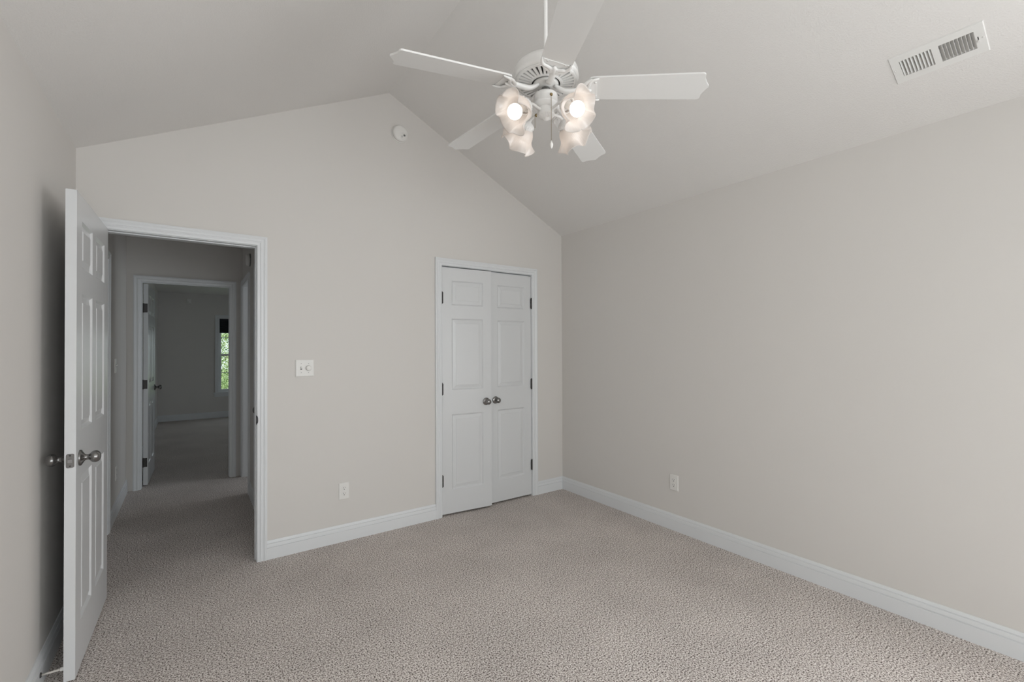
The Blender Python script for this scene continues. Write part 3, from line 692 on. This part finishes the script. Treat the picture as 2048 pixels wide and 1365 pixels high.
# ------------------------------------------------------------------ windows
def window(n, x0, x1, z0, z1, Y, s, label, full=True):
    """s = direction of the room along y (-1: room towards -y)"""
    e = empty('window_%d' % n, ((x0+x1)/2, Y, z0)); S(e, label, 'window')
    cx = (x0+x1)/2; o_ = lambda mb: setattr(mb, 'v', [(x-cx, y-Y, z-z0) for x, y, z in mb.v]) or mb
    mp = onY(Y, s)
    m = MB(); n_ = len(CP); casing(x0+.004, x1-.004, z1-.004, mp, m, z0); o_(m).build('casing', M_TRIM, e)
    q = MB(); q.box(x0-.085, x1+.085, min(Y, Y+s*.035), max(Y, Y+s*.035), z0-.022, z0).box(x0-.065, x1+.065, min(Y, Y+s*.014), max(Y, Y+s*.014), z0-.085, z0-.022)
    o_(q).build('sill', M_TRIM, e)
    d0, d1 = Y-s*WT, Y
    fr = MB(); a, b = min(d0, d1), max(d0, d1)
    fr.box(x0, x0+.018, a, b, z0, z1).box(x1-.018, x1, a, b, z0, z1).box(x0+.018, x1-.018, a, b, z1-.018, z1).box(x0+.018, x1-.018, a, b, z0, z0+.018)
    o_(fr).build('window_frame', M_TRIM, e)
    zm = (z0+z1)/2; i0, i1 = x0+.018, x1-.018
    for k, (za, zb, dep) in enumerate(((z0+.018, zm+.020, .055), (zm-.020, z1-.018, .085))):
        yy = Y-s*dep; ya, yb = yy-.014, yy+.014; sash = MB(); bw = .034
        sash.box(i0, i0+bw, ya, yb, za, zb).box(i1-bw, i1, ya, yb, za, zb).box(i0+bw, i1-bw, ya, yb, za, za+.040).box(i0+bw, i1-bw, ya, yb, zb-.036, zb)
        sash.box((i0+i1)/2-.008, (i0+i1)/2+.008, yy-.008, yy+.008, za+.04, zb-.036).box(i0+bw, i1-bw, yy-.008, yy+.008, (za+zb)/2-.006, (za+zb)/2+.006)
        so2 = o_(sash).build('sash', M_TRIM, e)
        gl = MB().box(i0+bw, i1-bw, yy-.002, yy+.002, za+.04, zb-.036); o_(gl).build('window_pane', M_GLASS, so2)
    return e
window(1, WX0, WX1, WZ0, WZ1, YF, -1, 'double hung window in the far room with green trees outside')
window(2, RW[0][0], RW[0][1], RZ0, RZ1, YR, 1, 'bedroom window behind the viewer, nearer the left wall')  # unseen, added as an entry for daylight, like the next one
window(3, RW[1][0], RW[1][1], RZ0, RZ1, YR, 1, 'bedroom window behind the viewer, nearer the right wall')
e = empty('window_5', (XR, (SW0+SW1)/2, RZ0)); S(e, 'side window of the bedroom, behind the viewer', 'window')  # unseen opening added for daylight from the right
hw_ = (SW1-SW0)/2; hh_ = RZ1-RZ0
MB().box(.03, .06, -hw_, hw_, hh_/2-.02, hh_/2+.02).box(.03, .06, -hw_, -hw_+.04, 0, hh_).box(.03, .06, hw_-.04, hw_, 0, hh_).box(.03, .06, -hw_, hw_, 0, .04).box(.03, .06, -hw_, hw_, hh_-.04, hh_).build('sash', M_TRIM, e)
e = empty('window_4', (XFR, 8.1, .5)); S(e, 'side window of the far room, out of sight', 'window')  # unseen opening added to bring daylight into the far room
MB().box(.03, .06, -.6, .6, .73, .77).box(.03, .06, -.6, -.56, 0, 1.5).box(.03, .06, .56, .6, 0, 1.5).box(.03, .06, -.6, .6, 0, .04).box(.03, .06, -.6, .6, 1.46, 1.5).build('sash', M_TRIM, e)
e = empty('window_shade', ((WX0+WX1)/2, YF+.030, WZ1-.018), label='dark half raised cellular shade in the top of the far window', cat='window shade')
hw = (WX1-WX0)/2-.022
MB().box(-hw, hw, -.016, .016, -.030, 0).build('headrail', M_SHADE, e)
fb = MB(); npl = 14; z_ = -.030
for k in range(npl):
    za = z_-k*.0165; zb = za-.0165; zc = (za+zb)/2
    fb.add([(-hw, 0, za), (hw, 0, za), (hw, -.013, zc), (-hw, -.013, zc), (hw, 0, zb), (-hw, 0, zb), (-hw, .013, zc), (hw, .013, zc)],
           [(0, 1, 2, 3), (3, 2, 4, 5), (0, 6, 7, 1), (6, 5, 4, 7), (0, 3, 5, 6), (1, 7, 4, 2)])
fb.build('pleated_fabric', M_SHADE, e)
MB().box(-hw, hw, -.014, .014, z_-npl*.0165-.020, z_-npl*.0165).build('bottom_rail', M_SHADE, e)

# ------------------------------------------------------------------ outside
gz = -.6
tag(MB().box(-25, 30, YF+WT+.02, YF+40, gz-.1, gz).build('lawn', M_GRASS), 'green lawn glimpsed beyond the far window', 'lawn', kind='structure')
def tree(x, y, h, r, nleaf, label, seed):
    rd = random.Random(seed)
    e = empty('leafy_tree', (x, y, gz), label=label, cat='tree', group='trees outside the far window')
    t = MB(); t.tube([(0, 0, 0), (.05, .02, h*.35), (-.03, .05, h*.7), (0, 0, h*.95)], [.13, .10, .06, .02], 10)
    for k in range(9):
        a = k*2.4; z = h*(.25+.07*k); t.tube([(0, 0, z), (r*.45*math.cos(a), r*.45*math.sin(a), z+.25), (r*.85*math.cos(a), r*.85*math.sin(a), z+.45)], [.04, .025, .01], 6)
    t.build('trunk', M_BARK, e)
    f = MB(); cl = [(max(-r, min(r, rd.gauss(0, r*.6))), max(-r, min(r, rd.gauss(0, r*.6))), h*(.12+.88*rd.random())) for _ in range(60)]
    for k in range(nleaf):
        c0 = cl[k % 60]; p = Vector((c0[0]+rd.gauss(0, .22), c0[1]+rd.gauss(0, .22), max(.05, c0[2]+rd.gauss(0, .22))))
        u = Vector((rd.gauss(0, 1), rd.gauss(0, 1), rd.gauss(0, .6))).normalized(); v = u.orthogonal().normalized()
        v = (Matrix.Rotation(rd.random()*6.28, 3, u) @ v); s = .020+.020*rd.random(); u2 = u*s; v2 = v*s*.55
        f.add([p-u2, p+v2, p+u2, p-v2], [(0, 1, 2, 3)])
    f.build('foliage', M_LEAF, e, )['kind'] = 'stuff'
tree(.95, 15.0, 5.0, .80, 16000, 'bright green leafy tree filling the far window', 1)
tree(6.3, 17.0, 6.0, .9, 5000, 'leafy tree well to the right, beyond the far window frame', 2)
tree(-4.4, 17.0, 6.2, .9, 5000, 'leafy tree well to the left, beyond the far window frame', 3)
tree(1.6, 20.8, 6.6, .95, 11000, 'taller leafy tree standing behind the others outside', 4)
